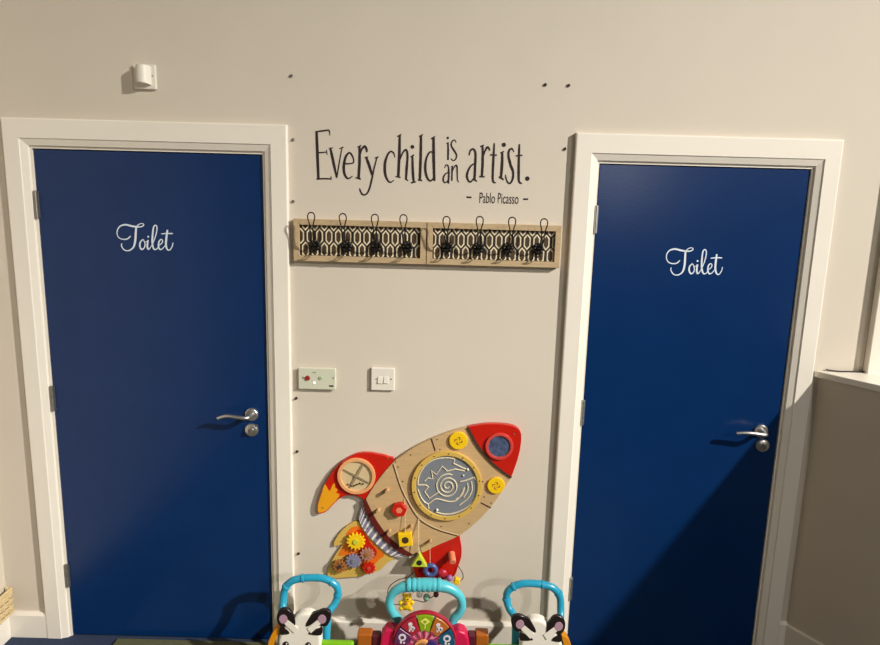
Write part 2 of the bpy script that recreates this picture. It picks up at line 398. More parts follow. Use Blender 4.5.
strokes('lettering', *B_, [[(629,185,12),(630,250,15),(629,322,14)], [(616,190,7),(634,180,7)],
 [(696,182,6),(680,161,9),(660,176,11),(656,208,12),(676,242,14),(697,280,13),(692,312,11),(672,328,9),(652,310,6)]], dots=[(627,145,10)])
strokes('lettering', *B_, [[(602,386,7),(614,362,10),(631,374,12),(635,430,15),(632,505,14)], [(622,500,7),(640,512,8)],
 [(634,420,8),(606,436,11),(590,474,13),(600,503,12),(620,498,9),(633,474,7)],
 [(663,372,11),(661,430,13),(660,490,11)], [(662,420,7),(680,376,10),(698,366,12),(703,400,12),(705,478,10),(716,501,7)], [(654,376,6),(668,370,7)]])
strokes('lettering', *C_, [
 [(264,240,9),(274,206,12),(294,197,13),(308,226,15),(306,300,17),(301,410,17)], [(292,402,8),(319,415,10)], [(305,292,9),(274,315,12),(251,365,15),(256,404,14),(276,419,11),(299,390,8)],
 [(356,176,13),(357,280,17),(351,382,16)], [(340,180,8),(366,170,9)], [(334,383,10),(370,384,10)], [(358,256,8),(374,206,12),(392,184,14),(406,208,9)],
 [(435,157,10),(430,260,15),(425,380,15),(430,420,12),(446,425,7)], [(407,236,9),(453,238,9)],
 [(490,218,14),(488,300,18),(481,393,16)], [(476,224,8),(500,212,9)], [(466,385,9),(500,403,11)],
 [(569,216,6),(556,195,10),(538,202,13),(532,240,14),(545,300,16),(563,350,15),(560,400,13),(540,430,11),(520,410,9),(511,370,6)],
 [(606,163,10),(602,270,15),(601,380,15),(605,420,12),(624,429,7)], [(581,243,9),(626,238,9)]], dots=[(500,168,14), (659,397,15)])
def text_mesh(name, body, p, width, height, m, parent, Y, roll=0.0):
    cu = bpy.data.curves.new('t', 'FONT'); cu.body = body; cu.extrude = 0.0; cu.size = 1.0
    to = bpy.data.objects.new('t', cu); COL.objects.link(to)
    bpy.context.view_layer.update()
    me = bpy.data.meshes.new_from_object(to.evaluated_get(bpy.context.evaluated_depsgraph_get()))
    bpy.data.objects.remove(to)
    xs = [v.co.x for v in me.vertices]; ys = [v.co.y for v in me.vertices]
    w0 = max(xs)-min(xs); h0 = max(ys)-min(ys); mx = min(xs); my = min(ys)
    bm = bmesh.new(); bm.from_mesh(me); bpy.data.meshes.remove(me)
    for v in bm.verts:
        x = (v.co.x-mx)/w0*width; z = (v.co.y-my)/h0*height
        v.co = Vector((p.x+x, Y, p.z+z))
    geo = bmesh.ops.extrude_face_region(bm, geom=bm.faces[:])
    for v in [e for e in geo['geom'] if isinstance(e, bmesh.types.BMVert)]: v.co.y -= 0.0005
    return obj(name, bm, m, parent)
pA = W(430+334/6.77, 120+562/6.77); pB = W(430+598/6.77, 120+566/6.77)
text_mesh('lettering', 'Pablo Picasso', pA, pB.x-pA.x, 0.0385, vinyl_d, q, -0.0002)
strokes('dash', *C_, [[(247,523,11),(281,523,11)]]); strokes('dash', *C_, [[(631,536,11),(664,536,11)]])

# ------------------------------------------------------------------ coat racks
def hexpts(cx, cz, hw, hh, tip):
    return [(cx, cz+hh), (cx+hw, cz+hh-tip), (cx+hw, cz-hh+tip), (cx, cz-hh), (cx-hw, cz-hh+tip), (cx-hw, cz+hh-tip)]
def clip_poly(P, x0, x1, z0, z1):
    for ax, lim, sg in ((0, x0, 1), (0, x1, -1), (1, z0, 1), (1, z1, -1)):
        out = []
        for i in range(len(P)):
            a, b = P[i], P[(i+1) % len(P)]; da, db = (a[ax]-lim)*sg, (b[ax]-lim)*sg
            if da >= 0: out.append(a)
            if (da >= 0) != (db >= 0):
                t = da/(da-db); out.append((a[0]+(b[0]-a[0])*t, a[1]+(b[1]-a[1])*t))
        P = out
        if len(P) < 3: return None
    return P
def coat_rack(x0, x1, z0, z1, hooks, label, ph):
    cx = (x0+x1)/2
    t = thing('coat_rack', label, 'coat rack', (cx, 0, z0), 'patterned coat racks')
    fw = 0.0215
    bm = bmesh.new()
    O = [(x0, z0), (x1, z0), (x1, z1), (x0, z1)]; I = [(x0+fw, z0+fw), (x1-fw, z0+fw), (x1-fw, z1-fw), (x0+fw, z1-fw)]
    for k in range(4):
        a, b, c, d = O[k], O[(k+1) % 4], I[(k+1) % 4], I[k]
        v = [bm.verts.new((p[0], y, p[1])) for y in (-0.0005, -0.024) for p in (a, b, c, d)]
        for f in ((0,1,2,3),(4,7,6,5),(0,4,5,1),(1,5,6,2),(2,6,7,3),(3,7,4,0)): bm.faces.new([v[i] for i in f])
    obj('frame', bm, wood_m, t, bevel=0.0012)
    bm = bmesh.new(); xi0, xi1, zi0, zi1 = x0+fw+0.0004, x1-fw-0.0004, z0+fw+0.0004, z1-fw-0.0004
    box(bm, (xi0, -0.012, zi0), (xi1, -0.0008, zi1), 0)
    per, pit = 0.0352, 0.0500
    for row in range(-1, 3):
        cz = (z0+z1)/2+0.0145-row*pit
        for c in range(-1, 16):
            hx = xi0+ph+c*per+(0.5*per if row % 2 else 0)
            for hw, hh, tp, mi, y in ((0.0126, 0.0300, 0.0140, 1, -0.0125), (0.0082, 0.0235, 0.0110, 2, -0.0128)):
                P = clip_poly(hexpts(hx, cz, hw, hh, tp), xi0+0.001, xi1-0.001, zi0+0.001, zi1-0.001)
                if P: prism(bm, P, y, -0.0119, mi)
    obj('patterned_panel', bm, [pat_dark, pat_cream, pat_brown], t)
    for (hu, hv, lu, lv) in hooks:
        p = W(hu, hv, -0.02); L = W(lu, lv, -0.075)
        bm = bmesh.new()
        dx = L.x-p.x
        def wire(sg):
            return [(p.x+0.003*sg, -0.018, p.z), (p.x+dx*0.3+0.004*sg, -0.045, p.z+0.004), (p.x+dx*0.7+0.005*sg, -0.066, p.z+0.030),
                    (L.x+0.006*sg, -0.072, L.z-0.048), (L.x+0.0125*sg, -0.075, L.z-0.020), (L.x+0.010*sg, -0.075, L.z-0.005)]
        a = wire(-1)+[(L.x, -0.075, L.z)]+wire(1)[::-1]
        tube(bm, smooth_path(a, 5), 0.0022, 8)
        # lower hook
        b = [(p.x-0.004, -0.018, p.z-0.008), (p.x-0.006, -0.034, p.z-0.024), (p.x-0.007, -0.050, p.z-0.030), (p.x, -0.060, p.z-0.022),
             (p.x+0.007, -0.050, p.z-0.030), (p.x+0.006, -0.034, p.z-0.024), (p.x+0.004, -0.018, p.z-0.008)]
        tube(bm, smooth_path(b, 5), 0.0022, 8)
        h = obj('hook', bm, iron_m, t, smooth=True)
        bm = bmesh.new()
        for k in range(8):
            an = 2*PI*k/8; c = (p.x+0.0150*math.cos(an), -0.0185, p.z+0.0150*math.sin(an)); ball(bm, c, 0.0080, sc=(1, 0.7, 1), u=10, v=8)
        disc(bm, (p.x, p.z), 0.016, -0.020, -0.0128, n=24); ball(bm, (p.x, -0.022, p.z), 0.0075, u=12, v=8)
        obj('rosette', bm, iron_m, h, smooth=True)
def c5(x, y): return (285+x/6.286, 200+y/6.286)
def c6(x, y): return (425+x/6.286, 205+y/6.286)
r1 = [(*c5(a, b), *c5(c, d)) for a, b, c, d in ((185, 285, 164, 78), (384, 292, 363, 85), (572, 292, 565, 90), (768, 296, 745, 92))]
r2 = [(*c6(a, b), *c6(c, d)) for a, b, c, d in ((138, 265, 136, 72), (334, 270, 345, 72), (520, 272, 549, 77), (712, 276, 750, 86))]
coat_rack(0.957, 1.4495, 1.603, 1.759, r1, 'patterned coat rack with four black wire hooks beside the left door frame', 0.0030)
coat_rack(1.4525, 1.950, 1.603, 1.759, r2, 'patterned coat rack with four black wire hooks beside the right door frame', 0.0000)

# ------------------------------------------------------------------ wall fittings
# emergency assistance panel
a = W(299, 366.5); b = W(336.5, 389)
t = thing('alarm_panel', 'pale green alarm panel with red button beside the left door frame', 'alarm panel', ((a.x+b.x)/2, 0, b.z))
bm = bmesh.new(); box(bm, (a.x+0.003, -0.010, b.z+0.003), (b.x-0.003, -0.0003, a.z-0.003)); box(bm, (a.x, -0.016, b.z), (b.x, -0.009, a.z))
obj('plate', bm, plast_g, t, bevel=0.0035, seg=3)
def btn(name, u, v, r, h, m, parent, Y=-0.016):
    p = W(u, v, Y); bm = bmesh.new(); cyl(bm, (p.x, Y+0.001, p.z), (p.x, Y-h, p.z), r, 24, r2=r*0.85); return obj(name, bm, m, parent, smooth=True)
btn('button', 307.5, 378, 0.0105, 0.004, M('deep_red_plastic', (150, 40, 32), 0.45), t); btn('button', 320.6, 378, 0.0075, 0.003, M('pale_button', (160, 178, 140), 0.4), t)
led = M('white_led', (255, 255, 255), 0.3)
_b = led.node_tree.nodes['Principled BSDF']; _b.inputs['Emission Color'].default_value = (0.9, 1, 0.92, 1); _b.inputs['Emission Strength'].default_value = 1.5
btn('indicator_light', 314.3, 382.8, 0.005, 0.0025, led, t)
for u, v in ((303, 377.5), (333.3, 378)): btn('screw', u, v, 0.0035, 0.001, dsteel_m, t)
p0 = W(329, 385.2, -0.016); p1 = W(333.5, 386.8, -0.016); bm = bmesh.new(); box(bm, (p0.x, -0.0165, p1.z), (p1.x, -0.0155, p0.z)); obj('mark', bm, dark_m, t)
p0 = W(312.5, 372, -0.016); p1 = W(316, 373, -0.016); bm = bmesh.new(); box(bm, (p0.x, -0.0165, p1.z), (p1.x, -0.0155, p0.z)); obj('mark', bm, M('grey_print', (140, 140, 124), 0.6), t)
# double light switch
a = W(371.5, 367); b = W(394.5, 390)
t = thing('light_switch', 'white double light switch on the wall above the toy rocket', 'light switch', ((a.x+b.x)/2, 0, b.z))
bm = bmesh.new(); box(bm, (a.x, -0.012, b.z), (b.x, -0.0003, a.z)); obj('plate', bm, plast_w, t, bevel=0.003, seg=3)
for u in (380.3, 386.2):
    p = W(u, 380, -0.012); bm = bmesh.new()
    vs = box(bm, (p.x-0.0095, -0.0165, p.z-0.013), (p.x+0.0085, -0.0115, p.z+0.014)); 
    for v in vs:
        if v.co.z > p.z and v.co.y < -0.014: v.co.y = -0.0132
    obj('rocker', bm, plast_w, t, bevel=0.0008)
for u in (376.3, 391.2): btn('screw', u, 379.2, 0.003, 0.001, dsteel_m, t, -0.012)
# sensor high on the wall
a = W(134, 64.5); b = W(157.5, 90)
t = thing('wall_sensor', 'white plastic sensor with rounded housing above the left door frame', 'sensor', ((a.x+b.x)/2, 0, b.z))
bm = bmesh.new(); box(bm, (a.x, -0.011, b.z), (b.x, -0.0003, a.z)); obj('plate', bm, plast_w, t, bevel=0.003)
bm = bmesh.new(); A2 = W(136.5, 65.5, -0.02); B2 = W(149.5, 82, -0.02); n = 14; xm = (A2.x+B2.x)/2; hw = (B2.x-A2.x)/2+0.003
top = []; bot = []
for i in range(n+1):
    an = PI*i/n; x = xm-hw*math.cos(an); y = -0.011-0.034*math.sin(an)**0.7
    top.append(bm.verts.new((x, y, A2.z))); bot.append(bm.verts.new((x, y, B2.z-0.004+0.016*math.sin(an)*0.2-(x-A2.x)*0.12)))
for i in range(n): bm.faces.new((top[i], top[i+1], bot[i+1], bot[i]))
bm.faces.new(top); bm.faces.new(bot[::-1]); bm.faces.new((top[0], bot[0], bot[n], top[n]))
obj('housing', bm, plast_w, t, smooth=True)
btn('screw', 152.6, 75.8, 0.003, 0.001, dsteel_m, t, -0.011)

# little grey hooks and screws left in the wall
clips = [(291.5, 75.8, 'small grey screw in the wall above the left door frame corner'),
 (293.2, 139.7, 'small grey screw beside the top of the left door frame, left of the quotation'),
 (293.2, 201.4, 'small grey screw beside the left door frame just above the coat rack'),
 (296.4, 398.0, 'small dark hook beside the left door frame under the alarm panel'),
 (297.2, 451.3, 'small dark hook beside the left door frame level with the rocket fin'),
 (298.6, 553.2, 'small dark hook beside the left door frame near the zebra handle'),
 (545.3, 84.8, 'small dark screw high on the wall, left of the pair above the quotation'),
 (568.6, 85.5, 'small dark screw high on the wall above the right door frame corner'),
 (564.9, 148.9, 'small dark screw against the top left of the right door frame')]
for k, (u, v, lab) in enumerate(clips):
    p = W(u, v); bm = bmesh.new()
    cyl(bm, (p.x, -0.0003, p.z), (p.x, -0.0025, p.z), 0.0035, 12); cyl(bm, (p.x, -0.0025, p.z), (p.x, -0.005, p.z), 0.0058, 16, r2=0.0045)
    if 3 <= k <= 5: tube(bm, smooth_path([(p.x-0.003, -0.005, p.z-0.003), (p.x+0.001, -0.010, p.z), (p.x+0.006, -0.010, p.z+0.005)], 4), 0.0032, 8)
    tag(obj('wall_hook' if 3 <= k <= 5 else 'wall_screw', bm, dsteel_m if k < 3 else M('dark_metal', (70, 62, 54), 0.4, 0.7), smooth=True), lab, 'hook' if 3 <= k <= 5 else 'screw', 'small fixings left in the wall')

# ------------------------------------------------------------------ rocket activity board
def rk(cx, cy, Y): p = W(300+cx/3.225, 410+cy/3.225, Y); return (p.x, p.z)
def r3(px, py, sc, ox, oy, Y): p = W(ox+px/sc, oy+py/sc, Y); return (p.x, p.z)
rocket = thing('rocket_activity_board', 'wooden toy rocket activity board with red nose and gears mounted on the wall', 'activity board', (W(420, 500).x, 0, W(420, 580).z))
def plate(name, pts, y0, y1, m, parent=rocket, conv=None, sm=True, bev=0.002, sub=5):
    P = [(conv or (lambda a, b: rk(a, b, y0)))(*p) for p in pts]
    if sm: P = smooth_path(P, sub, True)
    bm = bmesh.new(); prism(bm, P, y0, y1); return obj(name, bm, m, parent, bevel=bev)
mpp = (W(421, 490, -0.02)-W(420, 490, -0.02)).length
# body outline: sharp corners joined from smooth runs
up = smooth_path([(301,168),(320,154),(370,120),(430,91),(480,72),(540,55)], 5); fr = [(565,106),(600,152),(640,190),(681,219)]
lo = smooth_path([(681,219),(650,266),(610,320),(560,370),(510,407),(440,438),(400,458),(362,466)], 5)
bk = smooth_path([(362,466),(325,442),(285,408),(250,362),(226,318),(212,288)], 5)
bl = smooth_path([(212,288),(235,250),(268,205),(301,168)], 4)
body_pts = up+smooth_path([(540,55)]+fr, 4)[1:]+lo[1:]+bk[1:]+bl[1:-1]
body = plate('body_panel', body_pts, -0.024, -0.004, ply_m, sm=False, bev=0.0015)
nose_pts = smooth_path([(540,55),(600,46),(660,47),(697,56),(713,76),(712,115),(702,160),(681,219)], 5)+smooth_path([(681,219),(640,190),(600,152),(565,106),(540,55)], 5)[1:-1]
nose = plate('nose_cone', nose_pts, -0.028, -0.004, red_m, sm=False)
plate('nose_edging', smooth_path([(538,58),(563,108),(598,154),(638,192),(680,221)], 5)+smooth_path([(684,216),(643,187),(604,149),(570,103),(545,56)], 5), -0.0288, -0.0245, seam_m, parent=nose, sm=False, bev=0)
finL = plate('fin', [(301,165),(285,152),(258,144),(210,138),(170,146),(130,172),(95,214),(70,262),(57,305),(60,334),(84,328),(112,300),(136,281),(165,275),(195,282),(213,290),(240,248)], -0.020, -0.003, red_m)
plate('flame_tip', [(60,331),(58,306),(70,268),(79,240),(88,252),(96,262),(104,243),(112,236),(113,252),(122,256),(116,268),(128,272),(118,290),(100,308),(84,325)], -0.0208, -0.0195, amber_m, parent=finL, sub=2, bev=0)
c = rk(182, 213, -0.024); bm = bmesh.new(); ring(bm, c, 50/3.225*mpp, 61/3.225*mpp, -0.030, -0.0195); w = obj('porthole', bm, M('tan_ring', (222, 160, 108), 0.4), finL, bevel=0.0015)
bm = bmesh.new(); disc(bm, c, 50.5/3.225*mpp, -0.023, -0.0195); obj('porthole_glass', bm, M('porthole_cream', (206, 184, 142), 0.35), w)
bm = bmesh.new()
for an, L in ((62, 1), (242, 1), (152, 1), (332, 1)):
    for rr, hw in ((0.004, 0.0026),):
        ca, sa = math.cos(math.radians(an)), math.sin(math.radians(an)); R1 = 46/3.225*mpp
        wd2 = 0.0042 if an in (62, 242) else 0.0028
        P = [(c[0]+ca*s-sa*t2, c[1]+sa*s+ca*t2) for s, t2 in ((0, -wd2*1.4), (R1, -wd2*0.8), (R1, wd2*0.8), (0, wd2*1.4))]
        prism(bm, P, -0.027, -0.0228)
disc(bm, c, 0.006, -0.030, -0.0228, n=16)
for k in range(6): disc(bm, (c[0]+(-0.034+k*0.012), c[1]-0.036-0.006*math.sin(k*1.1)), 0.0035, -0.027, -0.0228, n=10, mi=1)
obj('spinner', bm, [M('spoke_grey', (150, 132, 104), 0.4), seam_m], w)
# lower right red fin
finR = plate('fin', [(508,405),(516,418),(521,445),(520,475),(510,505),(498,535),(470,545),(420,548),(378,540),(366,510),(368,480),(398,458),(440,436)], -0.0195, -0.003, red_m)
# collar
bk2 = [(212,288),(226,318),(250,362),(285,408),(325,442),(362,466)]
dk = smooth_path(bk2, 5)+smooth_path([(350,474),(316,456),(272,420),(236,374),(212,330),(203,296)], 5)
plate('collar_band', dk, -0.027, -0.006, dred_m, sm=False, bev=0.0008)
st = smooth_path([(204,300),(212,330),(236,374),(272,420),(316,456),(346,472)], 5); en = smooth_path([(318,475),(290,468),(250,436),(214,398),(194,366),(190,345)], 5)
nz = plate('nozzle', st+en, -0.0195, -0.004, lilac_m, sm=False, bev=0.0008)
en2 = en[::-1]
bm = bmesh.new(); N = 13
for k in range(N):
    def at(L, f): 
        i = f*(len(L)-1); a = int(min(i, len(L)-2)); tt = i-a
        return (L[a][0]*(1-tt)+L[a+1][0]*tt, L[a][1]*(1-tt)+L[a+1][1]*tt)
    f0 = (k+0.15)/N; f1 = (k+0.50)/N; Y = -0.0203
    P = [rk(*at(st, f0), Y), rk(*at(st, f1), Y), rk(*at(en2, f1+0.02), Y), rk(*at(en2, f0+0.02), Y)]
    prism(bm, P, Y, -0.0193)
obj('stripes', bm, white_m, nz)
# flame plate with gears
fl = plate('flame_plate', [(188,360),(160,368),(132,392),(110,425),(112,440),(134,436),(112,470),(94,505),(88,532),(100,543),(140,541),(190,537),(222,528),(255,518),(282,494),(304,474),(262,440),(220,402)], -0.012, -0.003, pyell_m)
plate('flame_paint', [(192,376),(166,380),(148,402),(160,410),(138,440),(124,470),(150,470),(146,500),(180,490),(196,512),(222,505),(240,498),(258,480),(272,466),(240,436),(212,402)], -0.0128, -0.0115, orange_m, parent=fl, sub=3, bev=0)
plate('flame_paint', [(196,385),(178,395),(176,418),(162,440),(186,452),(196,474),(218,468),(236,478),(248,456),(224,424)], -0.0134, -0.0115, red_m, parent=fl, sub=3, bev=0)
for k, (cx, cy, r, nt_, m, nm, hub) in enumerate(((180, 425, 31, 14, yellow_m, 'yellow', lime_m), (172, 488, 26, 13, lilac_m, 'lilac', bluegrey_m), (128, 505, 24, 12, ochre_m, 'brown', seam_m), (216, 467, 24, 12, mauve_m, 'mauve', ochre_m), (222, 511, 22, 11, red_m, 'red', clear_red))):
    Y = -0.030 if k != 4 else -0.033; c = rk(cx, cy, Y); R = r/3.225*mpp; P = []
    for i in range(nt_*4):
        rr = R if i % 4 in (1, 2) else R*0.78; an = 2*PI*(i+0.5*(k % 2))/(nt_*4); P.append((c[0]+rr*math.cos(an), c[1]+rr*math.sin(an)))
    bm = bmesh.new(); prism(bm, P, Y, Y+0.010); gg = obj('gear', bm, m, rocket, bevel=0.0008); gg['label'] = nm+' toothed gear'
    bm = bmesh.new(); disc(bm, c, R*0.28, Y-0.004, Y+0.001, n=20); cyl(bm, (c[0], Y+0.009, c[1]), (c[0], -0.011, c[1]), 0.004, 12)
    if k in (2, 3):
        for j in range(6): disc(bm, (c[0]+R*0.52*math.cos(j*PI/3), c[1]+R*0.52*math.sin(j*PI/3)), R*0.1, Y-0.001, Y+0.001, n=8)
    obj('hub', bm, hub, gg)
# maze
c = W(446.8, 486, -0.030); c = (c.x, c.z); R = 35.0*mpp
bm = bmesh.new(); ring(bm, c, R*0.875, R, -0.036, -0.0235, rz=RZ); mz = obj('maze_ring', bm, pyell_m, rocket, bevel=0.0015)
bm = bmesh.new(); disc(bm, c, R*0.88, -0.0295, -0.0235, n=56, rz=R*0.88*RZ); dsk = obj('maze_disc', bm, bluegrey_m, mz)
def mzp(x, y): return (380+x/5.867, 420+y/5.867, 9.5/5.867)
bm = bmesh.new()
for k, s in enumerate((
  [(397+(8+64*k/60)*math.cos(0.4+k/60*2.75*2*PI), 388+(8+64*k/60)*math.sin(0.4+k/60*2.75*2*PI)) for k in range(61)],
  [(222,378),(228,330),(262,270),(320,232),(390,222),(438,228)], [(438,228),(432,255),(480,278),(520,296)],
  [(262,358),(282,340),(310,345),(302,298),(330,320),(365,270),(395,300),(440,288),(500,300)],
  [(222,380),(270,382),(285,392),(262,420),(290,460),(340,425)], [(222,405),(245,460),(282,492),(330,462),(400,478),(450,470),(485,420),(488,402)],
  [(282,492),(286,520)], [(470,362),(510,352),(552,335)], [(495,395),(480,440),(445,465)],
  [(552,335),(572,380),(560,450),(515,510),(440,545),(380,552),(330,540)], [(535,360),(540,410),(515,460),(466,500)], [(512,370),(515,410),(490,455)])):
    P = [mzp(*p) for p in s]
    pp = [W(u, v, -0.030) for u, v, _ in (smooth_path(P, 3) if len(P) > 2 and k in (0, 1, 5, 7, 8, 9, 10, 11) else P)]
    tube(bm, [(a.x, -0.0300, a.z) for a in pp], 0.0027, 6)
obj('maze_track', bm, ridge_m, dsk)
for (x, y, r) in ((490, 326, 0.0035), (515, 290, 0.005), (335, 528, 0.0055)):
    p = W(*mzp(x, y)[:2], -0.033); bm = bmesh.new(); ball(bm, (p.x, -0.033, p.z), r, u=12, v=8); obj('maze_ball', bm, white_m, mz, smooth=True)
# fans
for u, v, r in ((458.4, 440.7, 9.0), (496.0, 485.5, 8.6)):
    p = W(u, v, -0.030); bm = bmesh.new(); disc(bm, (p.x, p.z), r*mpp, -0.033, -0.0235, n=36); d = obj('spinner_disc', bm, yellow_m, rocket, bevel=0.002)
    bm = bmesh.new()
    for k in range(4):
        a0 = k*PI/2+0.35; P = []
        for s in range(7):
            t2 = s/6; rr = (1.0+3.3*t2)*mpp; an = a0+t2*0.9; P.append((p.x+rr*math.cos(an), p.z+rr*math.sin(an)))
        for s in range(6, -1, -1):
            t2 = s/6; rr = (1.0+3.3*t2)*mpp; an = a0+t2*0.9+0.62*t2+0.25; P.append((p.x+rr*math.cos(an), p.z+rr*math.sin(an)))
        prism(bm, P, -0.0336, -0.0325)
    obj('fan_blades', bm, ochre_m, d)
# nose mirror
p = W(499.3, 446.6, -0.034); bm = bmesh.new(); ring(bm, (p.x, p.z), 10.8*mpp, 13.8*mpp, -0.036, -0.0275); rg = obj('mirror_ring', bm, clear_red, nose, bevel=0.002)
bm = bmesh.new(); disc(bm, (p.x, p.z), 11.0*mpp, -0.031, -0.0275, n=40); obj('mirror', bm, mirror_m, rg)
# grooves, seams, screw heads on the body
bm = bmesh.new()
def seam(pts, wpx=1.0):
    ribbon(bm, [(u, v, wpx) for u, v in pts], -0.02405, th=0.0006)
seam([(392.8, 464.3), (400.5, 488), (409, 505), (419, 519.5), (436, 529.5), (457.5, 536)], 1.1)
seam([(431.2, 438.5), (435.2, 451)], 1.4); seam([(480.6, 502.7), (490.8, 507.9)], 1.4)
for u, v in ((395.5, 462), (398, 467), (402.5, 481.5), (410.5, 455), (437, 439.5), (440, 449.5), (410, 494.5), (441, 526.5), (484, 497), (491, 503), (469, 523.5), (428.5, 518), (366, 517), (367.5, 528), (482.5, 481.5)): pdisc(bm, u, v, 0.75, -0.02405, 0.0006)
obj('seam_lines', bm, seam_m, body)
bm = bmesh.new(); seam([(394.3, 464.3), (402, 488), (410.5, 504.5), (420.5, 518.5), (437, 528.3), (458, 534.8)], 0.9); obj('seam_pale_line', bm, M('pale_ply', (226, 200, 158), 0.5), body)  # paler line running beside the dark groove
for k in range(14):
    an = 2*PI*k/14+0.2; bm = bmesh.new(); disc(bm, (c[0]+R*0.935*math.cos(an), c[1]+R*0.935*RZ*math.sin(an)), 0.0026, -0.0372, -0.0355, n=10)
    obj('screw_head', bm, seam_m, mz)
for cx, cy in ((691, 77), (283, 158), (72, 318)):
    x, z = rk(cx, cy, -0.028); bm = bmesh.new(); disc(bm, (x, z), 0.0035, -0.0295 if cx > 400 else -0.0215, -0.0195, n=12)
    obj('screw_head', bm, M('brass_screw', (200, 170, 140), 0.3, 0.8), rocket)
# pegs, blocks and strings
for u, v, L, r in ((387.5, 489.5, 0.025, 0.0075), (378.5, 509.5, 0.025, 0.0075), (389.5, 530.5, 0.025, 0.007), (411.5, 525, 0.025, 0.006), (430.5, 540, 0.025, 0.006)):
    p = W(u, v, -0.024); bm = bmesh.new(); cyl(bm, (p.x, -0.0235, p.z), (p.x, -0.024-L, p.z), r, 16); obj('peg', bm, plyedge_m, rocket, smooth=True)
def block(name, u, v, n, rpx, rot, m, lab, Y=-0.046, th=0.020, hole=0.36, parent=rocket, hm=None):
    p = W(u, v, Y-th/2); R_ = rpx*mpp; bm = bmesh.new()
    O = [(p.x+R_*math.cos(rot+2*PI*k/n), p.z+R_*math.sin(rot+2*PI*k/n)) for k in range(n)]
    prism(bm, O, Y-th, Y); o = obj(name, bm, m, parent, bevel=0.003, seg=3); o['label'] = lab
    bm = bmesh.new(); disc(bm, (p.x, p.z), R_*hole, Y-th-0.0006, Y-th+0.001, n=20 if n != 6 else 6); obj('hole', bm, hm or seam_m, o)
    return p
block('shape_block', 399.3, 509.2, 6, 7.9, 0.2, red_m, 'red hexagonal block', Y=-0.0245, th=0.022, hole=0.42, hm=salmon_m)
block('shape_block', 405.4, 538.8, 4, 9.8, PI/4+0.12, yellow_m, 'yellow square block with a dark hole', Y=-0.0245, th=0.024)
block('shape_block', 419.3, 561.0, 3, 9.6, PI/2, lime_m, 'yellow green triangular block with a black hole', Y=-0.030, th=0.028, hole=0.3, hm=cord_m)
p = W(430.4, 570.0, -0.04); bm = bmesh.new(); 
tube(bm, [(p.x+0.021*math.cos(2*PI*k/28), -0.040, p.z+0.021*math.sin(2*PI*k/28)) for k in range(28)], 0.010, 12, closed=True); tag(obj('shape_block', bm, navy_m, rocket, smooth=True), 'blue ring')
bm = bmesh.new(); ball(bm, (W(442, 573, -0.035).x, -0.036, W(442, 573, -0.035).z), 0.020, sc=(1.1, 0.6, 0.9)); tag(obj('shape_block', bm, crimson_m, rocket, smooth=True), 'crimson rounded block')
bm = bmesh.new(); ball(bm, (W(449.5, 578, -0.04).x, -0.040, W(449.5, 578, -0.04).z), 0.013); tag(obj('bead', bm, M('mauve_plastic', (150, 96, 150), 0.4), rocket, smooth=True), 'mauve bead')
p = W(457, 580.5, -0.04); bm = bmesh.new(); box(bm, (p.x-0.012, -0.052, p.z-0.013), (p.x+0.012, -0.030, p.z+0.013), rot=((p.x, -0.04, p.z), 0.2, 'Y')); tag(obj('shape_block', bm, yellow_m, rocket, bevel=0.004, seg=3), 'small yellow block')
a0 = W(451.5, 553, -0.02); a1 = W(452.8, 559, -0.05); bm = bmesh.new(); cyl(bm, (a0.x, -0.019, a0.z), (a1.x, -0.062, a0.z-0.016), 0.0135, 20); obj('peg', bm, salmon_m, rocket, smooth=True, bevel=0.002)
def cord(name, pts, r, m, par=None):
    bm = bmesh.new(); P = [W(u, v, Y) for u, v, Y in pts]; tube(bm, smooth_path([tuple(p) for p in P], 5), r, 6); return obj(name, bm, m, par or rocket, smooth=True)
cord('string', [(404.6, 498, -0.026), (405.0, 515, -0.032), (405.4, 533, -0.040)], 0.0011, string_m)
cord('string', [(418.6, 519, -0.027), (418.5, 538, -0.042), (418.8, 554, -0.048)], 0.0018, string_m)
cord('string', [(430, 541, -0.05), (430, 552, -0.045), (430, 563, -0.045)], 0.0010, string_m)
cord('cord', [(458, 566, -0.022), (462, 572, -0.04), (463, 578, -0.045), (459, 582, -0.045)], 0.0017, cord_m)
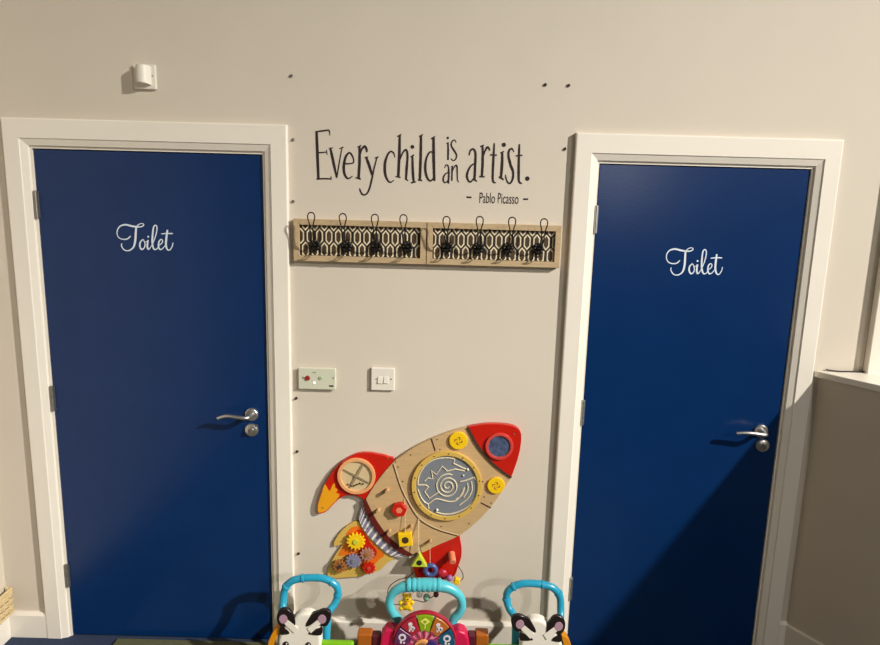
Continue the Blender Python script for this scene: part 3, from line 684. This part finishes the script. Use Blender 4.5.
# ------------------------------------------------------------------ zebra walkers
def wheel(parent, x, y, r, w, m, hm, name='wheel'):
    bm = bmesh.new(); cyl(bm, (x-w/2, y, r), (x+w/2, y, r), r, 28); o = obj(name, bm, m, parent, bevel=0.006)
    bm = bmesh.new(); cyl(bm, (x-w/2-0.004, y, r), (x+w/2+0.004, y, r), r*0.55, 20); obj('hub_cap', bm, hm, o, bevel=0.003)
ZY, ZR = -0.275, -0.150
def zc(x, y, Y): p = W(262+x/8.07, 565+y/8.07, Y); return (p.x, p.z)
ZX = W(310.2, 593, ZR).x
def zebra(X, sg, label):
    """X centre; sg +1 keeps the traced side, -1 mirrors it"""
    t = thing('zebra_walker', label, 'toy walker', (X, -0.20, 0), 'zebra walkers')
    mir = lambda p: (X+sg*(p[0]-ZX), p[1])
    # the handle ring
    H = [(188, 372), (178, 300), (178, 230), (196, 172), (250, 125), (330, 106), (410, 102), (490, 108), (560, 135), (606, 180), (612, 240), (590, 300), (545, 362)]
    P = [mir(zc(x, y, ZR)) for x, y in H]
    zt = max(p[1] for p in P); zb = P[0][1]
    P3 = [(a, ZR-0.045*max(0, 1-(z-zb)/0.09)**2, z) for a, z in P]
    P3 = [(P3[0][0], -0.222, zb-0.11)]+P3+[(P3[-1][0], -0.222, zb-0.11)]
    bm = bmesh.new(); tube(bm, smooth_path(P3, 6), 0.0142, 16); h = obj('handle', bm, turq_m, t, smooth=True)
    for i in (4, 6, 9, 11):
        bm = bmesh.new(); a, b = Vector(P3[i]), Vector(P3[i+1]); d = (Vector(P3[i+1])-Vector(P3[i-1])).normalized()
        tube(bm, [a-d*0.006, a-d*0.004, a+d*0.004, a+d*0.006], [0.0145, 0.0170, 0.0170, 0.0145], 16)
        obj('joint_ring', bm, turq_m, h, smooth=True)
    # head plate
    dome = [(128, 645), (134, 590), (160, 530), (190, 480), (235, 450), (275, 415), (315, 397), (350, 392), (390, 397), (425, 418), (460, 450), (476, 490), (474, 560), (476, 645)]
    P = [mir(zc(x, y, ZY)) for x, y in dome]; cxh = sum(p[0] for p in (P[0], P[-1]))/2; hw = abs(P[-1][0]-P[0][0])/2; zl = P[0][1]
    P = P+[(cxh+sg*hw*k, z) for k, z in ((0.96, zl-0.05), (0.80, zl-0.09), (0.66, zl-0.12), (0.70, zl-0.15), (0.5, zl-0.175), (0, zl-0.185), (-0.5, zl-0.175), (-0.70, zl-0.15), (-0.66, zl-0.12), (-0.80, zl-0.09), (-0.96, zl-0.05))]
    bm = bmesh.new(); prism(bm, smooth_path(P, 3, True), ZY, ZY+0.045); hd = obj('head', bm, zwhite_m, t, bevel=0.012, seg=4)
    bm = bmesh.new(); disc(bm, (cxh, zl-0.150), 0.048, ZY-0.012, ZY+0.002, rz=0.026); mz_ = obj('muzzle', bm, zblack_m, hd, bevel=0.006, seg=3)
    # ears and stripes
    for pts_e, ctr, pts_s1, pts_s2 in (
        ([(140, 372), (190, 358), (232, 385), (240, 430), (225, 470), (190, 500), (150, 505), (122, 470), (116, 420)], (168, 447),
         [(185, 366), (238, 384), (268, 445), (266, 490), (246, 487), (200, 425)], [(145, 505), (185, 512), (218, 538), (214, 556), (148, 557)]),
        ([(540, 378), (490, 368), (445, 385), (420, 420), (440, 470), (475, 500), (520, 500), (546, 460), (556, 415)], (482, 447),
         [(500, 372), (420, 385), (378, 435), (354, 484), (372, 492), (440, 445)], [(480, 510), (425, 518), (380, 545), (388, 560), (478, 563)])):
        bm = bmesh.new(); prism(bm, smooth_path([mir(zc(x, y, ZY-0.005)) for x, y in pts_e], 4, True), ZY-0.0026, ZY+0.014); e = obj('ear', bm, zblack_m, t, bevel=0.004, seg=3)
        cc = mir(zc(*ctr, ZY-0.01)); bm = bmesh.new(); disc(bm, cc, 0.0155, ZY-0.0040, ZY-0.002, rz=0.0185, n=24); obj('inner_ear', bm, pinkgrey_m, e, bevel=0.001)
        for s_ in (pts_s1, pts_s2):
            bm = bmesh.new(); prism(bm, smooth_path([mir(zc(x, y, ZY)) for x, y in s_], 3, True), ZY-0.0020, ZY+0.010); obj('stripe', bm, zblack_m, hd)
        # white flash between ear and brow
        s0 = (1 if ctr[0] < 300 else -1)
        q_ = [(ctr[0]+s0*16, 470), (ctr[0]+s0*38, 452), (ctr[0]+s0*120, 520), (ctr[0]+s0*90, 560)]
        q_[0] = (ctr[0]+s0*10, 484)
        bm = bmesh.new(); prism(bm, [mir(zc(x, y, ZY-0.009)) for x, y in q_], ZY-0.0032, ZY+0.002); obj('stripe', bm, zwhite_m, hd)
    for ex, ey in ((194, 640), (374, 646)):
        c_ = mir(zc(ex, ey, ZY)); bm = bmesh.new(); disc(bm, c_, 0.0105, ZY-0.003, ZY+0.001, rz=0.0125, n=20); disc(bm, (c_[0]+0.003, c_[1]+0.005), 0.003, ZY-0.0042, ZY, 1, 10); obj('eye', bm, [zblack_m, zwhite_m], hd)
    # body behind the head, trays, side bow, base and wheels
    bm = bmesh.new(); prism(bm, smooth_path([(cxh-0.07, 0.06), (cxh-0.085, 0.14), (cxh-0.06, 0.20), (cxh+0.06, 0.20), (cxh+0.085, 0.14), (cxh+0.07, 0.06)], 3, True), ZY+0.046, ZY+0.075); obj('body', bm, turq_m, t, bevel=0.008)
    g0, g1 = mir(zc(470, 612, ZY+0.02)), mir(zc(742, 612, ZY+0.02)); xa, xb = sorted((g0[0], g1[0]))
    bm = bmesh.new(); box(bm, (xa, ZY+0.01, g0[1]-0.05), (xb, ZY+0.036, g0[1])); tr = obj('tray', bm, green_m, t, bevel=0.010, seg=3)
    o_ = smooth_path([mir(zc(x, y, ZY+0.01)) for x, y in ((150, 505), (105, 520), (70, 575), (48, 645), (40, 760), (60, 860), (95, 860), (85, 760), (95, 645), (120, 590))], 4, True)
    bm = bmesh.new(); prism(bm, o_, ZY+0.005, ZY+0.045); obj('side_bow', bm, golden_m, t, bevel=0.006)
    bm = bmesh.new(); box(bm, (cxh-0.070, ZY-0.01, 0.045), (cxh+0.070, ZY+0.17, 0.085)); obj('base', bm, green_m, t, bevel=0.012, seg=3)
    for dx in (-0.086, 0.086):
        for y in (ZY+0.0, ZY+0.16): wheel(t, cxh+dx, y, 0.042, 0.03, golden_m, turq_m)
    return t
zebra(ZX, 1, 'zebra walker with turquoise ring handle in front of the left door frame')
zebra(W(534.6, 593, ZR).x, -1, 'zebra walker with turquoise ring handle in front of the right door frame')

# ------------------------------------------------------------------ middle musical walker
VX = W(424.6, 600, -0.175).x; HYm, PY = -0.175, -0.245
t = thing('musical_walker', 'magenta musical baby walker with aqua handle between the two zebra walkers', 'toy walker', (VX, -0.2, 0))
def vw(u, v, Y): p = W(u, v, Y); return (p.x, Y, p.z)
HP = [(399.5, 640, HYm), (398.5, 621, HYm), (393, 613, HYm), (389.5, 604, HYm), (391.5, 595, HYm), (399, 588.5, HYm), (411, 585.5, HYm), (425, 584.5, HYm), (440, 585.5, HYm), (451, 589, HYm), (459.5, 596, HYm), (462, 605, HYm), (459, 613, HYm), (453, 621, HYm), (452, 640, HYm)]
hr = [4.4, 4.4, 4.4, 4.3, 4.2, 4.8, 5.8, 6.4, 6.0, 5.0, 4.3, 4.3, 4.4, 4.6, 4.6]
hp = smooth_path([(*vw(*p), r*0.0039) for p, r in zip(HP, hr)], 8)
bm = bmesh.new(); tube(bm, [p[:3] for p in hp], [p[3] for p in hp], 18); h = obj('handle', bm, turq2_m, t, smooth=True)
bm = bmesh.new()
for u in (409, 414, 419, 424, 429, 434, 439):
    p = vw(u, 584.9, HYm); tube(bm, [(p[0]+d, p[1], p[2]) for d in (-0.0095, -0.006, 0, 0.006, 0.0095)], [0.0200, 0.0252, 0.0268, 0.0252, 0.0200], 20)
obj('grip_ridge', bm, turq2_m, h, smooth=True)
cord('cord', [(414, 572, -0.135), (408, 577, -0.14), (398, 580, -0.14), (390, 586, -0.14), (387.5, 594, -0.14), (391, 603, -0.14), (400, 605, -0.14)], 0.0016, cord_m, t)
cord('cord', [(404, 604, -0.14), (414, 600, -0.14), (424, 602, -0.14), (432, 597, -0.14), (437, 594, -0.14), (440, 585, -0.15)], 0.0016, cord_m, t)
# yellow figure and beads hanging on the cord
p = W(406.5, 601.5, -0.14); s = mpp*0.95
bm = bmesh.new()
ball(bm, (p.x-0.3*s, -0.14, p.z-3*s), 6.2*s, sc=(1, 0.5, 1.1)); ball(bm, (p.x+0.5*s, -0.144, p.z+4.5*s), 4.6*s, sc=(1, 0.6, 1))
for dx, dz in ((-3, 8.5), (3.4, 8.3)): ball(bm, (p.x+dx*s, -0.144, p.z+dz*s), 1.8*s, sc=(1, 0.6, 1))
for dx, dz in ((-5.2, -7.5), (4.2, -8), (-5.8, -1), (5.8, -0.5)): ball(bm, (p.x+dx*s, -0.143, p.z+dz*s), 2.5*s, sc=(1, 0.7, 1))
fg = tag(obj('animal_bead', bm, yellow_m, t, smooth=True), 'yellow animal shaped bead')
bm = bmesh.new(); ball(bm, (p.x-0.8*s, -0.152, p.z-0.5*s), 2.0*s, sc=(1.2, 0.5, 0.8)); ball(bm, (p.x-1.2*s, -0.156, p.z+5.5*s), 0.8*s); ball(bm, (p.x+2.0*s, -0.156, p.z+5.5*s), 0.8*s); obj('markings', bm, ochre_m, fg, smooth=True)
for u, v, r, m, lab in ((419.5, 594.5, 3.2, white_m, 'white bead'), (426.7, 597.5, 3.6, M('sage_plastic', (120, 160, 146), 0.4), 'sage green bead'), (436, 594.5, 2.8, maroon_m, 'maroon bead')):
    p = W(u, v, -0.14); bm = bmesh.new(); ball(bm, p, r*mpp); tag(obj('bead', bm, m, t, smooth=True), lab)

cu_, cv_ = 424.6, 643.5
c = W(cu_, cv_, PY); mp2 = (W(425, 620, PY)-W(424, 620, PY)).length; C2 = (c.x, c.z); mz2 = (W(424, 612, PY-0.014).z-W(424, 642, PY-0.014).z)/30
# body shell
bo = [W(u, v, PY+0.02) for u, v in ((380, 645), (381.5, 633), (386, 627.5), (392, 626), (398, 630), (404, 627), (414, 624), (424.6, 622), (436, 624), (446, 627), (452, 630), (459, 627.5), (465, 630), (468.5, 636), (469.5, 645))]
P = [(p.x, p.z) for p in bo]; xl, xr = P[0][0], P[-1][0]
zb0 = P[0][1]; P += [(xr+0.002, zb0-0.03), (xr-0.02, zb0-0.07), (xr-0.05, zb0-0.09), (xl+0.05, zb0-0.09), (xl+0.02, zb0-0.07), (xl-0.002, zb0-0.03)]
bm = bmesh.new(); prism(bm, P, PY, PY+0.055); sh = obj('body_shell', bm, magenta_m, t, bevel=0.008, seg=3)
def sector(r0, r1, a0, a1, y0, y1, mi=0, n=8, bm=None):
    P = []
    for i in range(n+1):
        a = a0+(a1-a0)*i/n; P.append((C2[0]+r1*mp2*math.sin(a), C2[1]+r1*mz2*math.cos(a)))
    for i in range(n, -1, -1):
        a = a0+(a1-a0)*i/n; P.append((C2[0]+r0*mp2*math.sin(a), C2[1]+r0*mz2*math.cos(a)))
    prism(bm, P, y0, y1, mi)
bm = bmesh.new(); sector(31.0, 32.6, -1.35, 1.35, PY-0.010, PY+0.010, 0, 24, bm); obj('key_rim', bm, crimson_m, sh, bevel=0.002)
keys = [(-72, purple_m, 'purple'), (-36, crimson_m, 'crimson'), (0, kgreen_m, 'green'), (36, korange_m, 'brown orange'), (72, kteal_m, 'teal')]
for a, m, nm in keys:
    r_ = math.radians(a); hwid = math.radians(16.6)
    bm = bmesh.new(); sector(14.5, 30.6, r_-hwid, r_+hwid, PY-0.014, PY+0.012, 0, 8, bm); kk = tag(obj('music_key', bm, m, t, bevel=0.003, seg=3), nm+' key with a pale picture')
    bm = bmesh.new(); cx_, cz_ = C2[0]+23.5*mp2*math.sin(r_), C2[1]+23.5*mz2*math.cos(r_); y0 = PY-0.0152; y1 = PY-0.0135
    if a == 0:
        prism(bm, [(cx_, cz_+0.019), (cx_+0.019, cz_+0.004), (cx_, cz_-0.010), (cx_-0.019, cz_+0.004)], y0, y1); box(bm, (cx_-0.002, y0, cz_-0.024), (cx_+0.002, y1, cz_-0.008)); disc(bm, (cx_, cz_+0.004), 0.006, y0-0.0008, y1, 1, 14)
    elif a in (-72, 72):
        disc(bm, (cx_, cz_+0.004), 0.0145, y0, y1, 0, 20); disc(bm, (cx_, cz_+0.004), 0.007, y0-0.0008, y1, 1, 16)
        box(bm, (cx_-0.008, y0, cz_-0.022), (cx_-0.001, y1, cz_-0.010)); disc(bm, (cx_+0.007, cz_-0.019), 0.004, y0, y1, 0, 10)
    else:
        disc(bm, (cx_-0.003, cz_+0.010), 0.008, y0, y1, 0, 16); disc(bm, (cx_+0.004, cz_-0.006), 0.011, y0, y1, 0, 16, rz=0.008); box(bm, (cx_-0.008, y0, cz_-0.020), (cx_-0.003, y1, cz_+0.005)); box(bm, (cx_+0.004, y0, cz_-0.020), (cx_+0.009, y1, cz_-0.004))
    obj('picture', bm, [M('key_yellow', (232, 226, 110), 0.5) if a == 0 else M('key_white', (222, 214, 222), 0.5), m], kk)
bm = bmesh.new(); sector(0.0, 14.2, -PI, PI, PY-0.008, PY, 0, 40, bm) if False else disc(bm, C2, 19.0*mp2, PY-0.008, PY-0.0002, n=48)
fan = obj('fan_panel', bm, pink_m, sh, bevel=0.002)
bm = bmesh.new()
for k in range(7):
    a = math.radians(-84+28*k); s0, s1 = 8*mp2, 17.5*mp2
    P = [(C2[0]+r*math.sin(a+d), C2[1]+r*math.cos(a+d)) for r, d in ((s0, -0.07), (s1, -0.05), (s1, 0.05), (s0, 0.07))]; prism(bm, P, PY-0.0145, PY-0.006)
obj('fan_lines', bm, M('raspberry', (170, 52, 92), 0.4), fan)
bm = bmesh.new(); disc(bm, (C2[0]-2.2*mp2, C2[1]-1*mp2), 8.2*mp2, PY-0.019, PY-0.006, 0, 32); disc(bm, (C2[0]-2.2*mp2, C2[1]-1*mp2), 5.6*mp2, PY-0.0205, PY-0.006, 1, 28); disc(bm, (C2[0]+7*mp2, C2[1]+1*mp2), 5.6*mp2, PY-0.021, PY-0.006, 2, 28)
obj('roller', bm, [M('peach', (226, 160, 96), 0.4), ochre_m, M('indigo', (62, 42, 110), 0.35)], fan, bevel=0.002)
# joints, legs, wheels
for sg, ua, ub, uc in ((-1, 358, 372.5, 381), (1, 488, 475, 468)):
    xa = W(ua, 640, PY+0.04).x; xb = W(ub, 640, PY+0.04).x; xc = W(uc, 640, PY+0.03).x; zt = W(ub, 630.5, PY+0.04).z
    bm = bmesh.new(); box(bm, (min(xb, xc), PY+0.012, zt-0.09), (max(xb, xc), PY+0.05, zt-0.004)); obj('joint', bm, maroon_m, t, bevel=0.004)
    bm = bmesh.new(); box(bm, (min(xa, xb), PY+0.014, 0.050), (max(xa, xb), PY+0.060, zt)); lg = obj('leg', bm, dgold_m, t, bevel=0.006, seg=3)
    xm = (xa+xb)/2
    bm = bmesh.new(); box(bm, (xm-0.018, PY-0.03, 0.035), (xm+0.018, PY+0.16, 0.07)); obj('foot_rail', bm, purple_m, t, bevel=0.008)
    for y in (PY-0.01, PY+0.145): wheel(t, xm-sg*0.036, y, 0.040, 0.03, dgold_m, purple_m)
bm = bmesh.new(); box(bm, (W(358, 640, PY).x+0.03, PY+0.02, 0.10), (W(488, 640, PY).x-0.03, PY+0.045, 0.13)); obj('cross_bar', bm, purple_m, t, bevel=0.005)

# ------------------------------------------------------------------ wicker basket at the left wall
t = thing('wicker_basket', 'pale woven wicker basket against the left wall above the white skirting', 'basket', (-0.25, -0.12, 0.112))
bm = bmesh.new(); x0, x1, y0, y1 = -0.2605, -0.231, -0.30, -0.012
for k in range(7):
    z = 0.1185+k*0.0135
    tube(bm, smooth_path([(x0+0.006+0.002*(k % 2), y0, z), (x1-0.004*(k % 2), y0+0.01, z), (x1-0.003*(k % 2), (y0+y1)/2, z+0.003), (x1-0.004*(k % 2), y1-0.006, z), (x0+0.006, y1, z)], 5), 0.0058, 8)
obj('woven_side', bm, wicker_m, t, smooth=True)
bm = bmesh.new()
for k in range(9):
    y = y0+0.02+k*(y1-y0-0.04)/8; tube(bm, [(x1+0.002, y, 0.114), (x1+0.004, y-0.006, 0.16), (x1+0.002, y, 0.208)], 0.0035, 8)
obj('stake', bm, wicker_m, t, smooth=True)
bm = bmesh.new()
for k in range(3): tube(bm, [(x0+0.008, y0, 0.212+0.004*k), (x1, y0+0.005, 0.212+0.004*k), (x1, y1-0.002, 0.212+0.004*k), (x0+0.008, y1, 0.212+0.004*k)], 0.0062, 8)
obj('rim', bm, wicker_m, t, smooth=True)
